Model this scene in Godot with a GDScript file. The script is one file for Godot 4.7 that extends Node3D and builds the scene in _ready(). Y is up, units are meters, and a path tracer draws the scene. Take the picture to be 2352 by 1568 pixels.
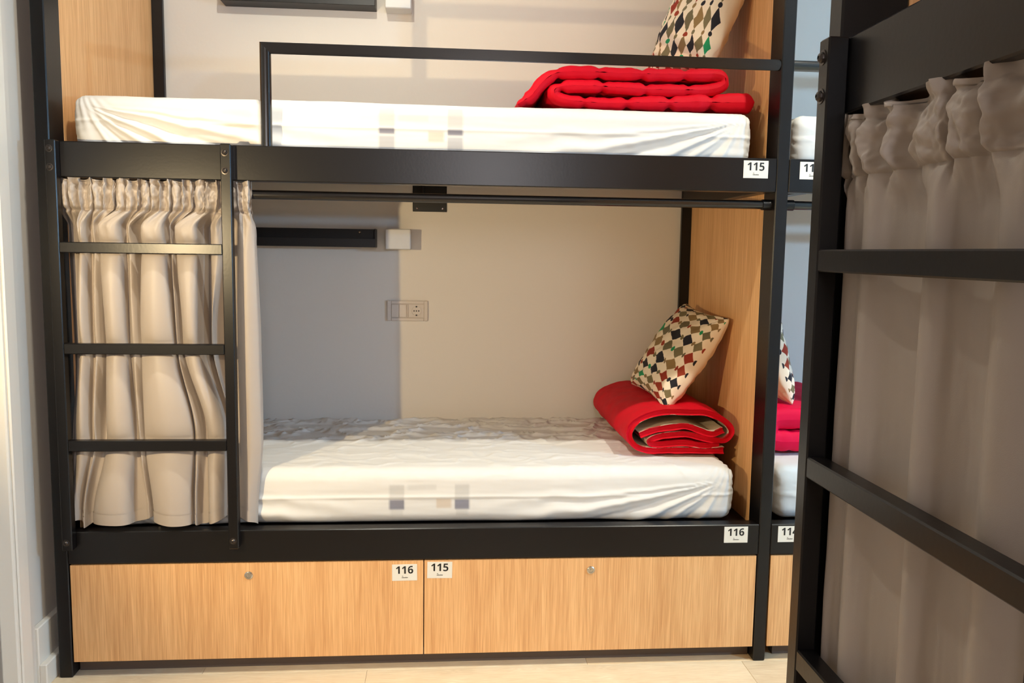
extends Node3D

# Hostel dormitory: black steel bunks with oak panels, seen across a narrow aisle.
# Metres, y up; x runs along the facing bunk, z towards the camera.
const LEN := 2.2          # outer length of a bunk
const PW := 0.0393        # post width
const PD := 0.095         # post depth
const BACK := -0.865      # front of the back posts
const WALL := -0.887      # back wall
const TOP := 2.46         # top of the posts
const R1B := 1.4987
const R1T := 1.5995
const R2B := 0.3562
const R2T := 0.4559
const LZ := 0.0288        # how far the ladder stands proud
var M := {}
var taken := {}
var rng := RandomNumberGenerator.new()
var nz := FastNoiseLite.new()


func _ready() -> void:
	rng.seed = 7
	nz.seed = 11
	nz.frequency = 1.0
	nz.fractal_octaves = 3
	# camera
	var cam := Camera3D.new()
	cam.name = "camera"
	cam.fov = 44.918
	cam.near = 0.05
	cam.far = 40.0
	cam.transform = Transform3D(Basis(Vector3(0.996838, 0.015174, 0.078003), Vector3(-0.006658, 0.994096, -0.108296), Vector3(-0.079186, 0.107434, 0.991054)), Vector3(1.16341, 1.30490, 2.47957))
	add_child(cam)
	cam.current = true
	# sky, exposure
	var env := Environment.new()
	var sky := Sky.new()
	var sm := ProceduralSkyMaterial.new()
	sm.sky_top_color = Color(0.42, 0.62, 0.85)
	sm.sky_horizon_color = Color(0.72, 0.84, 0.92)
	sm.ground_bottom_color = Color(0.3, 0.3, 0.3)
	sm.ground_horizon_color = Color(0.6, 0.66, 0.7)
	sm.sun_angle_max = 0.0
	sky.sky_material = sm
	env.sky = sky
	env.background_mode = Environment.BG_SKY
	env.background_energy_multiplier = 1.0
	env.tonemap_mode = Environment.TONE_MAPPER_LINEAR
	env.tonemap_exposure = 1.0
	env.sdfgi_enabled = true
	env.ssao_enabled = true
	env.ssil_enabled = true
	var we := WorldEnvironment.new()
	we.name = "environment"
	we.environment = env
	add_child(we)
	# cool daylight from an unseen window, tinting the next bunk on the right
	var day := AreaLight3D.new()
	day.name = "unseen_window_daylight"
	day.area_size = Vector2(1.1, 1.3)
	day.light_color = Color(0.40, 0.76, 1.0)
	day.light_energy = 0.4
	day.shadow_enabled = true
	day.area_range = 12.0
	day.position = Vector3(4.66, 1.55, 0.7)
	day.rotation.y = PI / 2
	add_child(day)
	materials()
	room()
	# lamps out of view, placed to light the bunks, drawers and walls
	var neutral := Color(1.0, 0.98, 0.915)
	var amber := Color(1.0, 0.89, 0.69)
	unseen_ceiling_lamp(Vector3(0.80, 2.75, 0.60), 1.08, 1.15, neutral, "unseen ceiling lamp with two reflector bulbs, lighting the facing bunk and its wall")
	unseen_ceiling_lamp(Vector3(2.45, 2.75, 0.60), 0.0, 2.6, neutral, "unseen ceiling lamp with a single reflector bulb, lighting the right end of the facing bunk")
	unseen_ceiling_lamp(Vector3(3.70, 2.75, 0.60), 0.0, 2.2, neutral, "unseen ceiling lamp nearest the window wall, lighting the right drawers and the next bunk")
	unseen_wall_lamp(Vector3(4.40, 1.62, 1.66), 3.9, Color(0.61, 0.82, 1.0))
	unseen_panel_lamp(Vector3(1.50, 1.90, 3.95), Vector2(0.5, 0.8), 2.65, Color(1.0, 0.985, 1.0))
	unseen_spot_lamp(Vector3(0.02, 1.34, 1.28), Vector3(1.35, 0.90, -0.885), 2.05, amber)
	beds()
	fittings()
	curtains()
	bedding()


# ---------------------------------------------------------------- materials

func mat(called: String, c: Color, rough := 0.6, metal := 0.0) -> StandardMaterial3D:
	var m := StandardMaterial3D.new()
	m.resource_name = called
	m.albedo_color = c
	m.roughness = rough
	m.metallic = metal
	M[called] = m
	return m


func noise_tex(freq: float, oct: int, a: Color, b: Color, normal := false, bump := 4.0, size := 512, sd := 3) -> NoiseTexture2D:
	var n := FastNoiseLite.new()
	n.seed = sd
	n.frequency = freq
	n.fractal_octaves = oct
	var t := NoiseTexture2D.new()
	t.width = size
	t.height = size
	t.seamless = true
	t.noise = n
	if normal:
		t.as_normal_map = true
		t.bump_strength = bump
	else:
		var g := Gradient.new()
		g.set_color(0, a)
		g.set_color(1, b)
		t.color_ramp = g
	return t


func picture(w: int, h: int, f: Callable) -> ImageTexture:
	var d := PackedByteArray()
	d.resize(w * h * 3)
	var k := 0
	for y in h:
		for x in w:
			var c: Color = f.call(x, y)
			d[k] = int(clampf(c.r, 0, 1) * 255.0)
			d[k + 1] = int(clampf(c.g, 0, 1) * 255.0)
			d[k + 2] = int(clampf(c.b, 0, 1) * 255.0)
			k += 3
	return ImageTexture.create_from_image(Image.create_from_data(w, h, false, Image.FORMAT_RGB8, d))


func veneer(x: int, y: int) -> Color:
	var yy := absf(y * 2.0 - 256.0)
	var a := nz.get_noise_2d(x * 0.011, yy * 0.0016)
	var b := nz.get_noise_2d(x * 0.11 + 90.0, yy * 0.0040)
	var c := nz.get_noise_2d(x * 0.34 + 300.0, yy * 0.011 + 40.0)
	var t := 0.52 + 0.30 * a + 0.34 * b + 0.62 * c
	return Color(0.80, 0.585, 0.375).lerp(Color(0.93, 0.74, 0.52), clampf(t, 0.0, 1.0))


func laminate(x: int, y: int) -> Color:
	var xx := absf(x * 2.0 - 512.0)
	var w := nz.get_noise_2d(xx * 0.004, y * 0.012) * 3.0
	var ring := 0.5 + 0.5 * sin((y * 0.05 + w * 4.0) * 2.2)
	var c := nz.get_noise_2d(xx * 0.012 + 7.0, y * 0.35 + 50.0)
	return Color(0.85, 0.765, 0.64).lerp(Color(0.97, 0.92, 0.82), clampf(0.55 + 0.22 * ring * nz.get_noise_2d(xx * 0.008, y * 0.008 + 33.0) * 2.0 + 0.6 * c, 0.0, 1.0))


func harlequin(x: int, y: int) -> Color:
	var u := x / 512.0 * 6.0
	var v := y / 512.0 * 11.0
	var ground := Color(0.93, 0.87, 0.78)
	var pal := [Color(0.10, 0.10, 0.14), Color(0.45, 0.40, 0.27), Color(0.57, 0.18, 0.09), Color(0.56, 0.45, 0.28), Color(0.09, 0.56, 0.35), Color(0.10, 0.10, 0.14), Color(0.47, 0.43, 0.31), Color(0.53, 0.43, 0.28), Color(0.10, 0.10, 0.14), Color(0.58, 0.20, 0.10), Color(0.42, 0.39, 0.29)]
	var i := int(floor(u))
	var j := int(floor(v))
	var fu := u - i - 0.5
	var fv := v - j - 0.5
	if absf(fu) / 0.42 + absf(fv) / 0.49 < 1.0:
		return pal[(i * 4 + j * 7 + (i * j * j) % 5) % 11]
	var k := int(round(u))
	var du := u - k
	if du * du / 0.0085 + fv * fv / 0.040 < 1.0:
		return pal[(k * 5 + j * 3 + 1) % 11]
	return ground


func materials() -> void:
	var paint_bump := noise_tex(0.05, 3, Color.BLACK, Color.WHITE, true, 1.5)
	var w := mat("wall_paint", Color(0.86, 0.835, 0.80), 0.75)
	w.normal_enabled = true
	w.normal_texture = paint_bump
	w.normal_scale = 0.12
	w.uv1_triplanar = true
	w.uv1_scale = Vector3(1.7, 1.7, 1.7)
	mat("white_trim", Color(0.90, 0.885, 0.85), 0.35)
	mat("ceiling_paint", Color(0.88, 0.86, 0.83), 0.9)
	var s := mat("black_steel", Color(0.060, 0.054, 0.058), 0.30)
	s.metallic_specular = 0.42
	s.normal_enabled = true
	s.normal_texture = noise_tex(0.09, 2, Color.BLACK, Color.WHITE, true, 1.2, 256, 5)
	s.normal_scale = 0.04
	s.uv1_triplanar = true
	s.uv1_scale = Vector3(4, 4, 4)
	var tb := mat("tube_steel", Color(0.060, 0.054, 0.058), 0.20)
	tb.metallic_specular = 0.62
	mat("bolt_steel", Color(0.30, 0.28, 0.27), 0.28, 0.9)
	mat("chrome", Color(0.80, 0.78, 0.75), 0.18, 1.0)
	mat("slot_black", Color(0.03, 0.03, 0.03), 0.5)
	var o := mat("oak_veneer", Color.WHITE, 0.48)
	o.albedo_texture = picture(1024, 256, veneer)
	o.uv1_triplanar = true
	o.uv1_triplanar_sharpness = 8.0
	o.uv1_scale = Vector3(0.8, 0.9, 0.8)
	mat("kick_grey", Color(0.36, 0.31, 0.28), 0.6)
	mat("platform_ply", Color(0.60, 0.52, 0.42), 0.7)
	var fl := picture(512, 512, laminate)
	for i in 4:
		var f := mat("laminate_%d" % i, [Color(1, 0.98, 0.95), Color(0.95, 0.92, 0.88), Color(1, 0.95, 0.88), Color(0.97, 0.96, 0.95)][i], 0.42)
		f.albedo_texture = fl
		f.uv1_triplanar = true
		f.uv1_scale = Vector3(0.7, 1.0, 3.1)
		f.uv1_offset = Vector3(0.23 * i, 0, 0.31 * i)
	var weave := noise_tex(0.35, 2, Color.BLACK, Color.WHITE, true, 2.0, 256, 9)
	var sh := mat("sheet_cotton", Color.WHITE, 0.85)
	sh.vertex_color_use_as_albedo = true
	var q := mat("quilt_red", Color(0.80, 0.004, 0.115), 0.65)
	q.metallic_specular = 0.3
	var qp := mat("quilt_pink", Color(0.86, 0.004, 0.24), 0.65)
	qp.metallic_specular = 0.3
	var ql := mat("quilt_lining", Color(0.83, 0.76, 0.66), 0.8)
	for m in [q, qp, ql]:
		m.normal_enabled = true
		m.normal_texture = weave
		m.normal_scale = 0.15
		m.uv1_triplanar = true
		m.uv1_scale = Vector3(6, 6, 6)
	var cp := mat("cushion_print", Color.WHITE, 0.85)
	cp.albedo_texture = picture(512, 512, harlequin)
	mat("cushion_plain", Color(0.93, 0.87, 0.78), 0.85)
	var cu := mat("curtain_taupe", Color(0.665, 0.62, 0.58), 0.5)
	cu.rim_enabled = true
	cu.rim = 0.2
	cu.normal_enabled = true
	cu.normal_texture = weave
	cu.normal_scale = 0.12
	cu.uv1_triplanar = true
	cu.uv1_scale = Vector3(8, 8, 8)
	mat("sticker_paper", Color(0.89, 0.88, 0.84), 0.5)
	mat("ink", Color(0.05, 0.05, 0.05), 0.6)
	mat("white_plastic", Color(0.80, 0.79, 0.775), 0.4)
	mat("socket_plastic", Color(0.80, 0.76, 0.72), 0.4)
	mat("satin_black", Color(0.05, 0.05, 0.055), 0.45)
	var gl := mat("window_glass", Color(0.9, 0.97, 1.0, 0.06), 0.02)
	gl.transparency = BaseMaterial3D.TRANSPARENCY_ALPHA
	var lp := mat("unseen_lamp_panel", Color(1, 1, 1), 0.5)  # glowing face of the unseen panel lamp
	lp.emission_enabled = true
	lp.emission = Color(1.0, 0.82, 0.6)
	lp.emission_energy_multiplier = 0.5
	for i in 2:
		var b := mat("bulb_%d" % i, Color(1, 1, 1), 0.4)  # glow of the bulbs that stay out of view
		b.emission_enabled = true
		b.emission = [Color(1.0, 0.82, 0.6), Color(0.95, 0.98, 1.0)][i]
		b.emission_energy_multiplier = 4.0


# ---------------------------------------------------------------- helpers

func numbered(called: String) -> String:
	var n: int = taken.get(called, 0)
	taken[called] = n + 1
	return called if n == 0 else "%s_%03d" % [called, n]


func tag(o: Node, label: String, category: String, group := "") -> void:
	o.set_meta("label", label)
	o.set_meta("category", category)
	if group:
		o.set_meta("group", group)


func thing(called: String, label: String, category: String, at := Vector3.ZERO, group := "") -> Node3D:
	var o := Node3D.new()
	o.name = numbered(called)
	o.position = at
	add_child(o)
	tag(o, label, category, group)
	return o


func put(called: String, mesh: Mesh, material: Material, parent: Node3D = self, label := "") -> MeshInstance3D:
	var o := MeshInstance3D.new()
	o.name = numbered(called) if parent == self else called
	o.mesh = mesh
	if material:
		o.material_override = material
	o.cast_shadow = GeometryInstance3D.SHADOW_CASTING_SETTING_ON
	parent.add_child(o, true)
	if label:
		o.set_meta("label", label)
	return o


func struct(called: String, mesh: Mesh, material: Material, parent: Node3D = self) -> MeshInstance3D:
	var o := put(called, mesh, material, parent)
	if parent == self:
		o.set_meta("kind", "structure")
	return o


func bag() -> SurfaceTool:
	var st := SurfaceTool.new()
	st.begin(Mesh.PRIMITIVE_TRIANGLES)
	return st


func tri(st: SurfaceTool, a: Vector3, b: Vector3, c: Vector3, n: Vector3) -> void:
	if (b - a).cross(c - a).dot(n) > 0.0:
		var t := b
		b = c
		c = t
	for p in [a, b, c]:
		st.set_normal(n)
		st.add_vertex(p)


func quad(st: SurfaceTool, a: Vector3, b: Vector3, c: Vector3, d: Vector3, n: Vector3) -> void:
	tri(st, a, b, c, n)
	tri(st, a, c, d, n)


# a chamfered box between two corners
func bx(st: SurfaceTool, lo: Vector3, hi: Vector3, bev := 0.002) -> void:
	var c := (lo + hi) / 2.0
	var h := (hi - lo) / 2.0
	var e := minf(bev, minf(h.x, minf(h.y, h.z)) * 0.9)
	for ax in 3:
		for s in [-1.0, 1.0]:
			var n := Vector3.ZERO
			n[ax] = s
			var p := []
			for k in [[-1, -1], [1, -1], [1, 1], [-1, 1]]:
				var v := Vector3.ZERO
				v[ax] = s * h[ax]
				v[(ax + 1) % 3] = k[0] * (h[(ax + 1) % 3] - e)
				v[(ax + 2) % 3] = k[1] * (h[(ax + 2) % 3] - e)
				p.append(c + v)
			quad(st, p[0], p[1], p[2], p[3], n)
	for ax in 3:
		var u := (ax + 1) % 3
		var w := (ax + 2) % 3
		for s in [-1.0, 1.0]:
			for t in [-1.0, 1.0]:
				var n := Vector3.ZERO
				n[u] = s
				n[w] = t
				var p := []
				for k in [[-1, 0], [1, 0], [1, 1], [-1, 1]]:
					var v := Vector3.ZERO
					v[ax] = k[0] * (h[ax] - e)
					v[u] = s * (h[u] - (e if k[1] else 0.0))
					v[w] = t * (h[w] - (0.0 if k[1] else e))
					p.append(c + v)
				quad(st, p[0], p[1], p[2], p[3], n.normalized())
	for i in 8:
		var s := Vector3(1 if i & 1 else -1, 1 if i & 2 else -1, 1 if i & 4 else -1)
		var v := s * (h - Vector3(e, e, e))
		tri(st, c + v + Vector3(s.x * e, 0, 0), c + v + Vector3(0, s.y * e, 0), c + v + Vector3(0, 0, s.z * e), s.normalized())


func box(lo: Vector3, hi: Vector3, bev := 0.002) -> ArrayMesh:
	var st := bag()
	bx(st, lo, hi, bev)
	return st.commit()


# profile: (radius, height) pairs turned round +y, then laid along "axis" at "at"
func turned(st: SurfaceTool, prof: Array, at: Vector3, axis: Vector3, seg := 20) -> void:
	var q := Quaternion(Vector3.UP, axis) if absf(axis.dot(Vector3.UP)) < 0.999 else Quaternion(Vector3.RIGHT, 0.0 if axis.y > 0 else PI)
	for i in prof.size() - 1:
		var a: Vector2 = prof[i]
		var b: Vector2 = prof[i + 1]
		var d := b - a
		if d.length() < 1e-6:
			continue
		for k in seg:
			var t0 := TAU * k / seg
			var t1 := TAU * (k + 1) / seg
			var e0 := Vector3(cos(t0), 0, sin(t0))
			var e1 := Vector3(cos(t1), 0, sin(t1))
			var n := q * ((e0 + e1).normalized() * d.y + Vector3.UP * -d.x).normalized()
			quad(st, at + q * (e0 * a.x + Vector3.UP * a.y), at + q * (e1 * a.x + Vector3.UP * a.y), at + q * (e1 * b.x + Vector3.UP * b.y), at + q * (e0 * b.x + Vector3.UP * b.y), n)


# a round tube along a path, mitred at its corners
func tube(st: SurfaceTool, path: Array, r: float, seg := 20) -> void:
	var rings := []
	var radial := []
	for i in path.size():
		var p: Vector3 = path[i]
		var d0: Vector3 = (p - path[i - 1]).normalized() if i > 0 else (path[1] - p).normalized()
		var d1: Vector3 = (path[i + 1] - p).normalized() if i < path.size() - 1 else d0
		var t := (d0 + d1).normalized()
		var side := d0.cross(Vector3.BACK if absf(d0.z) < 0.9 else Vector3.UP).normalized()
		var up := side.cross(d0).normalized()
		var ring := []
		var rad := []
		for k in seg:
			var a := TAU * k / seg
			var v := side * cos(a) + up * sin(a)
			var off := v * r
			off -= d0 * (off.dot(t) / d0.dot(t))   # slide along the tube onto the mitre plane
			ring.append(p + off)
			rad.append(v)
		rings.append(ring)
		radial.append(rad)
	for i in path.size() - 1:
		# the second ring seen from this segment's own direction
		for k in seg:
			var l := (k + 1) % seg
			var n: Vector3 = (radial[i][k] + radial[i][l]).normalized()
			var dd: Vector3 = (path[i + 1] - path[i]).normalized()
			n = (n - dd * n.dot(dd)).normalized()
			quad(st, rings[i][k], rings[i][l], rings[i + 1][l], rings[i + 1][k], n)
	for e in [0, path.size() - 1]:
		var n: Vector3 = (path[0] - path[1]).normalized() if e == 0 else (path[-1] - path[-2]).normalized()
		for k in seg:
			tri(st, path[e], rings[e][k], rings[e][(k + 1) % seg], n)


# a smooth sheet of nu x nv points; row-major, u fastest
func sheet(pts: PackedVector3Array, nu: int, nv: int, uvs := PackedVector2Array(), cols := PackedColorArray(), flip := false) -> ArrayMesh:
	var idx := PackedInt32Array()
	for j in nv - 1:
		for i in nu - 1:
			var a := j * nu + i
			if flip:
				idx.append_array([a, a + nu, a + 1, a + 1, a + nu, a + nu + 1])
			else:
				idx.append_array([a, a + 1, a + nu, a + 1, a + nu + 1, a + nu])
	return smooth(pts, idx, uvs, cols)


func smooth(pts: PackedVector3Array, idx: PackedInt32Array, uvs := PackedVector2Array(), cols := PackedColorArray()) -> ArrayMesh:
	var arr := []
	arr.resize(Mesh.ARRAY_MAX)
	arr[Mesh.ARRAY_VERTEX] = pts
	arr[Mesh.ARRAY_INDEX] = idx
	if uvs.size():
		arr[Mesh.ARRAY_TEX_UV] = uvs
	if cols.size():
		arr[Mesh.ARRAY_COLOR] = cols
	var st := SurfaceTool.new()
	st.create_from_arrays(arr)
	st.generate_normals()
	return st.commit()


func lettering(txt: String, height: float) -> Array:
	var tm := TextMesh.new()
	var f := SystemFont.new()
	f.font_names = PackedStringArray(["Droid Sans"])
	f.font_weight = 700
	tm.font = f
	tm.text = txt
	tm.font_size = 64
	tm.pixel_size = height / 64.0 * 1.36
	tm.depth = 0.0006
	return tm.get_mesh_arrays()


# ---------------------------------------------------------------- the room

func room() -> void:
	var x0 := -0.05
	var x1 := 4.55
	var z1 := 3.95
	var t := 0.12
	var fl := Node3D.new()
	fl.name = "floor"
	fl.set_meta("kind", "structure")
	add_child(fl)
	put("subfloor", box(Vector3(x0 - t, -0.12, WALL - t), Vector3(x1 + t, -0.012, z1 + t), 0.0), M.kick_grey, fl)
	var row := 0
	var z := -0.969
	while z < z1:
		var x := x0 - 0.3 - 0.43 * (row % 3)
		if row == 5:
			x = 0.9235 - 1.2
		while x < x1:
			var a := maxf(x, x0)
			var b := minf(x + 1.2, x1)
			var c := maxf(z, WALL)
			var d := minf(z + 0.193, z1)
			if b > a + 0.01 and d > c + 0.01:
				put("plank", box(Vector3(a + 0.0004, -0.012, c + 0.0004), Vector3(b - 0.0004, 0, d - 0.0004), 0.0008), M["laminate_%d" % (rng.randi() % 4)], fl)
			x += 1.2
		z += 0.193
		row += 1
	struct("wall_back", box(Vector3(x0 - t, -0.12, WALL - t), Vector3(x1 + t, 2.87, WALL), 0.0), M.wall_paint)
	struct("wall_front", box(Vector3(x0 - t, -0.12, z1), Vector3(x1 + t, 2.87, z1 + t), 0.0), M.wall_paint)
	struct("ceiling", box(Vector3(x0 - t, 2.75, WALL - t), Vector3(x1 + t, 2.87, z1 + t), 0.0), M.ceiling_paint)
	struct("wall_middle", box(Vector3(2.60, 0, 1.35), Vector3(2.72, 2.75, z1), 0.0), M.wall_paint)
	# left wall, with a door opening from z = 0.20 on
	var st := bag()
	bx(st, Vector3(x0 - t, -0.12, WALL), Vector3(x0, 2.75, 0.20), 0.0)
	bx(st, Vector3(x0 - t, -0.12, 1.06), Vector3(x0, 2.75, z1), 0.0)
	bx(st, Vector3(x0 - t, 2.06, 0.20), Vector3(x0, 2.75, 1.06), 0.0)
	struct("wall_left", st.commit(), M.wall_paint)
	var door := Node3D.new()
	door.name = "door_1"
	door.set_meta("kind", "structure")
	add_child(door)
	put("door_leaf", box(Vector3(x0 - 0.05, 0.005, 0.215), Vector3(x0 - 0.01, 2.045, 1.045), 0.003), M.white_trim, door)
	st = bag()
	for e in [[0.138, 0.218, 0.0, 2.12], [1.042, 1.122, 0.0, 2.12]]:
		bx(st, Vector3(x0, e[2], e[0]), Vector3(x0 + 0.046, e[3], e[1]), 0.004)
		bx(st, Vector3(x0 + 0.044, e[2], e[0] + 0.026), Vector3(x0 + 0.052, e[3], e[1] - 0.012), 0.005)
	bx(st, Vector3(x0, 2.045, 0.218), Vector3(x0 + 0.014, 2.12, 1.042), 0.004)
	put("door_casing", st.commit(), M.white_trim, door)
	st = bag()
	turned(st, [Vector2(0, 0.0), Vector2(0.026, 0.0), Vector2(0.026, 0.006), Vector2(0.010, 0.008), Vector2(0.010, 0.05), Vector2(0, 0.05)], Vector3(x0 - 0.01, 1.02, 0.99), Vector3.RIGHT)
	bx(st, Vector3(x0 + 0.028, 1.01, 0.87), Vector3(x0 + 0.042, 1.03, 1.0), 0.004)
	put("door_handle", st.commit(), M.chrome, door)
	# two-stepped skirting on the left wall
	st = bag()
	bx(st, Vector3(x0, 0, WALL), Vector3(x0 + 0.020, 0.182, 0.053), 0.003)
	bx(st, Vector3(x0 + 0.018, 0, WALL), Vector3(x0 + 0.040, 0.070, 0.053), 0.003)
	struct("baseboard_left", st.commit(), M.white_trim)
	struct("trim_1", box(Vector3(x0, 0, 0.052), Vector3(x0 + 0.012, 2.75, 0.139), 0.002), M.wall_paint)
	# right wall with an unseen window at the end of the aisle, for cool daylight
	st = bag()
	bx(st, Vector3(x1, -0.12, WALL), Vector3(x1 + t, 2.75, 0.12), 0.0)
	bx(st, Vector3(x1, -0.12, 1.28), Vector3(x1 + t, 2.75, z1), 0.0)
	bx(st, Vector3(x1, -0.12, 0.12), Vector3(x1 + t, 0.88, 1.28), 0.0)
	bx(st, Vector3(x1, 2.22, 0.12), Vector3(x1 + t, 2.75, 1.28), 0.0)
	struct("wall_right", st.commit(), M.wall_paint)
	var win := Node3D.new()
	win.name = "unseen_window_1"
	win.set_meta("kind", "structure")
	add_child(win)
	st = bag()
	bx(st, Vector3(x1 + 0.03, 0.88, 0.12), Vector3(x1 + 0.08, 2.22, 0.17))
	bx(st, Vector3(x1 + 0.03, 0.88, 1.23), Vector3(x1 + 0.08, 2.22, 1.28))
	bx(st, Vector3(x1 + 0.03, 0.88, 0.17), Vector3(x1 + 0.08, 0.93, 1.23))
	bx(st, Vector3(x1 + 0.03, 2.17, 0.17), Vector3(x1 + 0.08, 2.22, 1.23))
	bx(st, Vector3(x1 + 0.03, 0.93, 0.675), Vector3(x1 + 0.08, 2.17, 0.725))
	put("window_frame", st.commit(), M.white_trim, win)
	for s in [0.17, 0.725]:
		put("pane", box(Vector3(x1 + 0.052, 0.93, s), Vector3(x1 + 0.058, 2.17, s + 0.505), 0.0), M.window_glass, win)
	put("window_sill", box(Vector3(x1 - 0.04, 0.86, 0.10), Vector3(x1 + 0.03, 0.885, 1.30)), M.white_trim, win)


func unseen_ceiling_lamp(at: Vector3, glow: float, beam: float, c: Color, label: String) -> void:  # out of view above the aisle; lights mattresses, drawers and floor
	var o := thing("unseen_ceiling_lamp", label, "lamp", at)
	var st := bag()
	turned(st, [Vector2(0, 0), Vector2(0.055, 0), Vector2(0.055, -0.012), Vector2(0.02, -0.018), Vector2(0.018, -0.05), Vector2(0, -0.05)], Vector3.ZERO, Vector3.UP)
	put("lamp_base", st.commit(), M.white_plastic, o)
	var s := SphereMesh.new()
	s.radius = 0.025
	s.height = 0.05
	s.radial_segments = 20
	s.rings = 10
	var b := put("bulb", s, M.bulb_0, o)
	b.position = Vector3(0, -0.074, 0)
	if glow > 0.0:
		# unseen second bulb, swivelled to wash the wall behind the bunk
		var b2 := put("bulb", s, M.bulb_0, o)
		b2.position = Vector3(0.06, -0.074, -0.02)
		var l := SpotLight3D.new()
		l.name = "lamp_wash"
		l.light_color = c
		l.light_energy = glow
		l.light_size = 0.022
		l.spot_range = 12.0
		l.spot_attenuation = 2.0
		l.spot_angle = 66.0
		l.spot_angle_attenuation = 0.8
		l.shadow_enabled = true
		l.position = b2.position
		l.basis = Basis.looking_at(Vector3(0, -0.90, -1.485).normalized(), Vector3.UP)
		o.add_child(l)
	if beam > 0.0:
		var l := SpotLight3D.new()
		l.name = "lamp_beam"
		l.light_color = c
		l.light_energy = beam
		l.light_size = 0.022
		l.spot_range = 12.0
		l.spot_attenuation = 2.0
		l.spot_angle = 62.0
		l.spot_angle_attenuation = 1.0
		l.shadow_enabled = true
		l.position = Vector3(0, -0.074, 0)
		l.rotation.x = -PI / 2
		o.add_child(l)


func unseen_wall_lamp(at: Vector3, energy: float, c: Color) -> void:  # out of view; throws cool side light onto the facing bunk and left wall
	var o := thing("unseen_wall_lamp", "unseen wall lamp with a cool white bulb on the window wall, lighting the facing bunk", "lamp", at)
	var st := bag()
	turned(st, [Vector2(0, 0.15), Vector2(0.05, 0.15), Vector2(0.05, 0.13), Vector2(0.014, 0.12), Vector2(0.012, 0.02), Vector2(0, 0.02)], Vector3.ZERO, Vector3.RIGHT)
	put("lamp_arm", st.commit(), M.chrome, o)
	var s := SphereMesh.new()
	s.radius = 0.03
	s.height = 0.06
	s.radial_segments = 20
	s.rings = 10
	put("bulb", s, M.bulb_1, o)
	var l := OmniLight3D.new()
	l.name = "lamp_light"
	l.light_color = c
	l.light_energy = energy
	l.light_size = 0.026
	l.omni_range = 12.0
	l.omni_attenuation = 2.0
	l.shadow_enabled = true
	o.add_child(l)


func unseen_spot_lamp(at: Vector3, aim: Vector3, energy: float, c: Color) -> void:  # out of view; throws warm light past the curtain into the lower bunk
	var o := thing("unseen_wall_spotlight", "unseen swivel spotlight on the left wall past the door, lighting the facing lower bunk", "spotlight", at)
	var d := (aim - at).normalized()
	var st := bag()
	turned(st, [Vector2(0, 0.0), Vector2(0.022, 0.0), Vector2(0.030, 0.05), Vector2(0.027, 0.05), Vector2(0.020, 0.006), Vector2(0, 0.006)], d * -0.045, d)
	put("lamp_shade", st.commit(), M.satin_black, o)
	st = bag()
	turned(st, [Vector2(0.035, -0.07), Vector2(0.035, -0.06), Vector2(0.006, -0.058), Vector2(0.006, -0.02), Vector2(0, -0.02)], Vector3.ZERO, Vector3.RIGHT)
	put("lamp_arm", st.commit(), M.satin_black, o)
	var s := SphereMesh.new()
	s.radius = 0.014
	s.height = 0.028
	s.radial_segments = 16
	s.rings = 8
	var b := put("bulb", s, M.bulb_0, o)
	b.position = d * -0.012
	var l := SpotLight3D.new()
	l.name = "lamp_beam"
	l.light_color = c
	l.light_energy = energy
	l.light_size = 0.012
	l.spot_range = 12.0
	l.spot_attenuation = 2.0
	l.spot_angle = 42.0
	l.spot_angle_attenuation = 0.6
	l.shadow_enabled = true
	l.basis = Basis.looking_at(d, Vector3.UP)
	l.position = d * 0.012
	o.add_child(l)


func unseen_panel_lamp(at: Vector3, size: Vector2, energy: float, c: Color) -> void:  # out of view behind the camera; lights drawers, curtain and lower wall
	var o := thing("unseen_panel_lamp", "unseen panel lamp behind the camera, lighting the drawers and lower wall of the facing bunk", "lamp", at)
	put("lamp_frame", box(Vector3(-size.x / 2 - 0.02, -size.y / 2 - 0.02, -0.03), Vector3(size.x / 2 + 0.02, size.y / 2 + 0.02, 0), 0.004), M.white_plastic, o)
	put("unseen_lamp_panel", box(Vector3(-size.x / 2, -size.y / 2, -0.034), Vector3(size.x / 2, size.y / 2, -0.028), 0.001), M.unseen_lamp_panel, o)
	var l := AreaLight3D.new()
	l.name = "lamp_light"
	l.area_size = size
	l.light_color = c
	l.light_energy = energy
	l.area_range = 12.0
	l.shadow_enabled = true
	l.position = Vector3(0, 0, -0.045)
	o.add_child(l)


# ---------------------------------------------------------------- bunks

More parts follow.
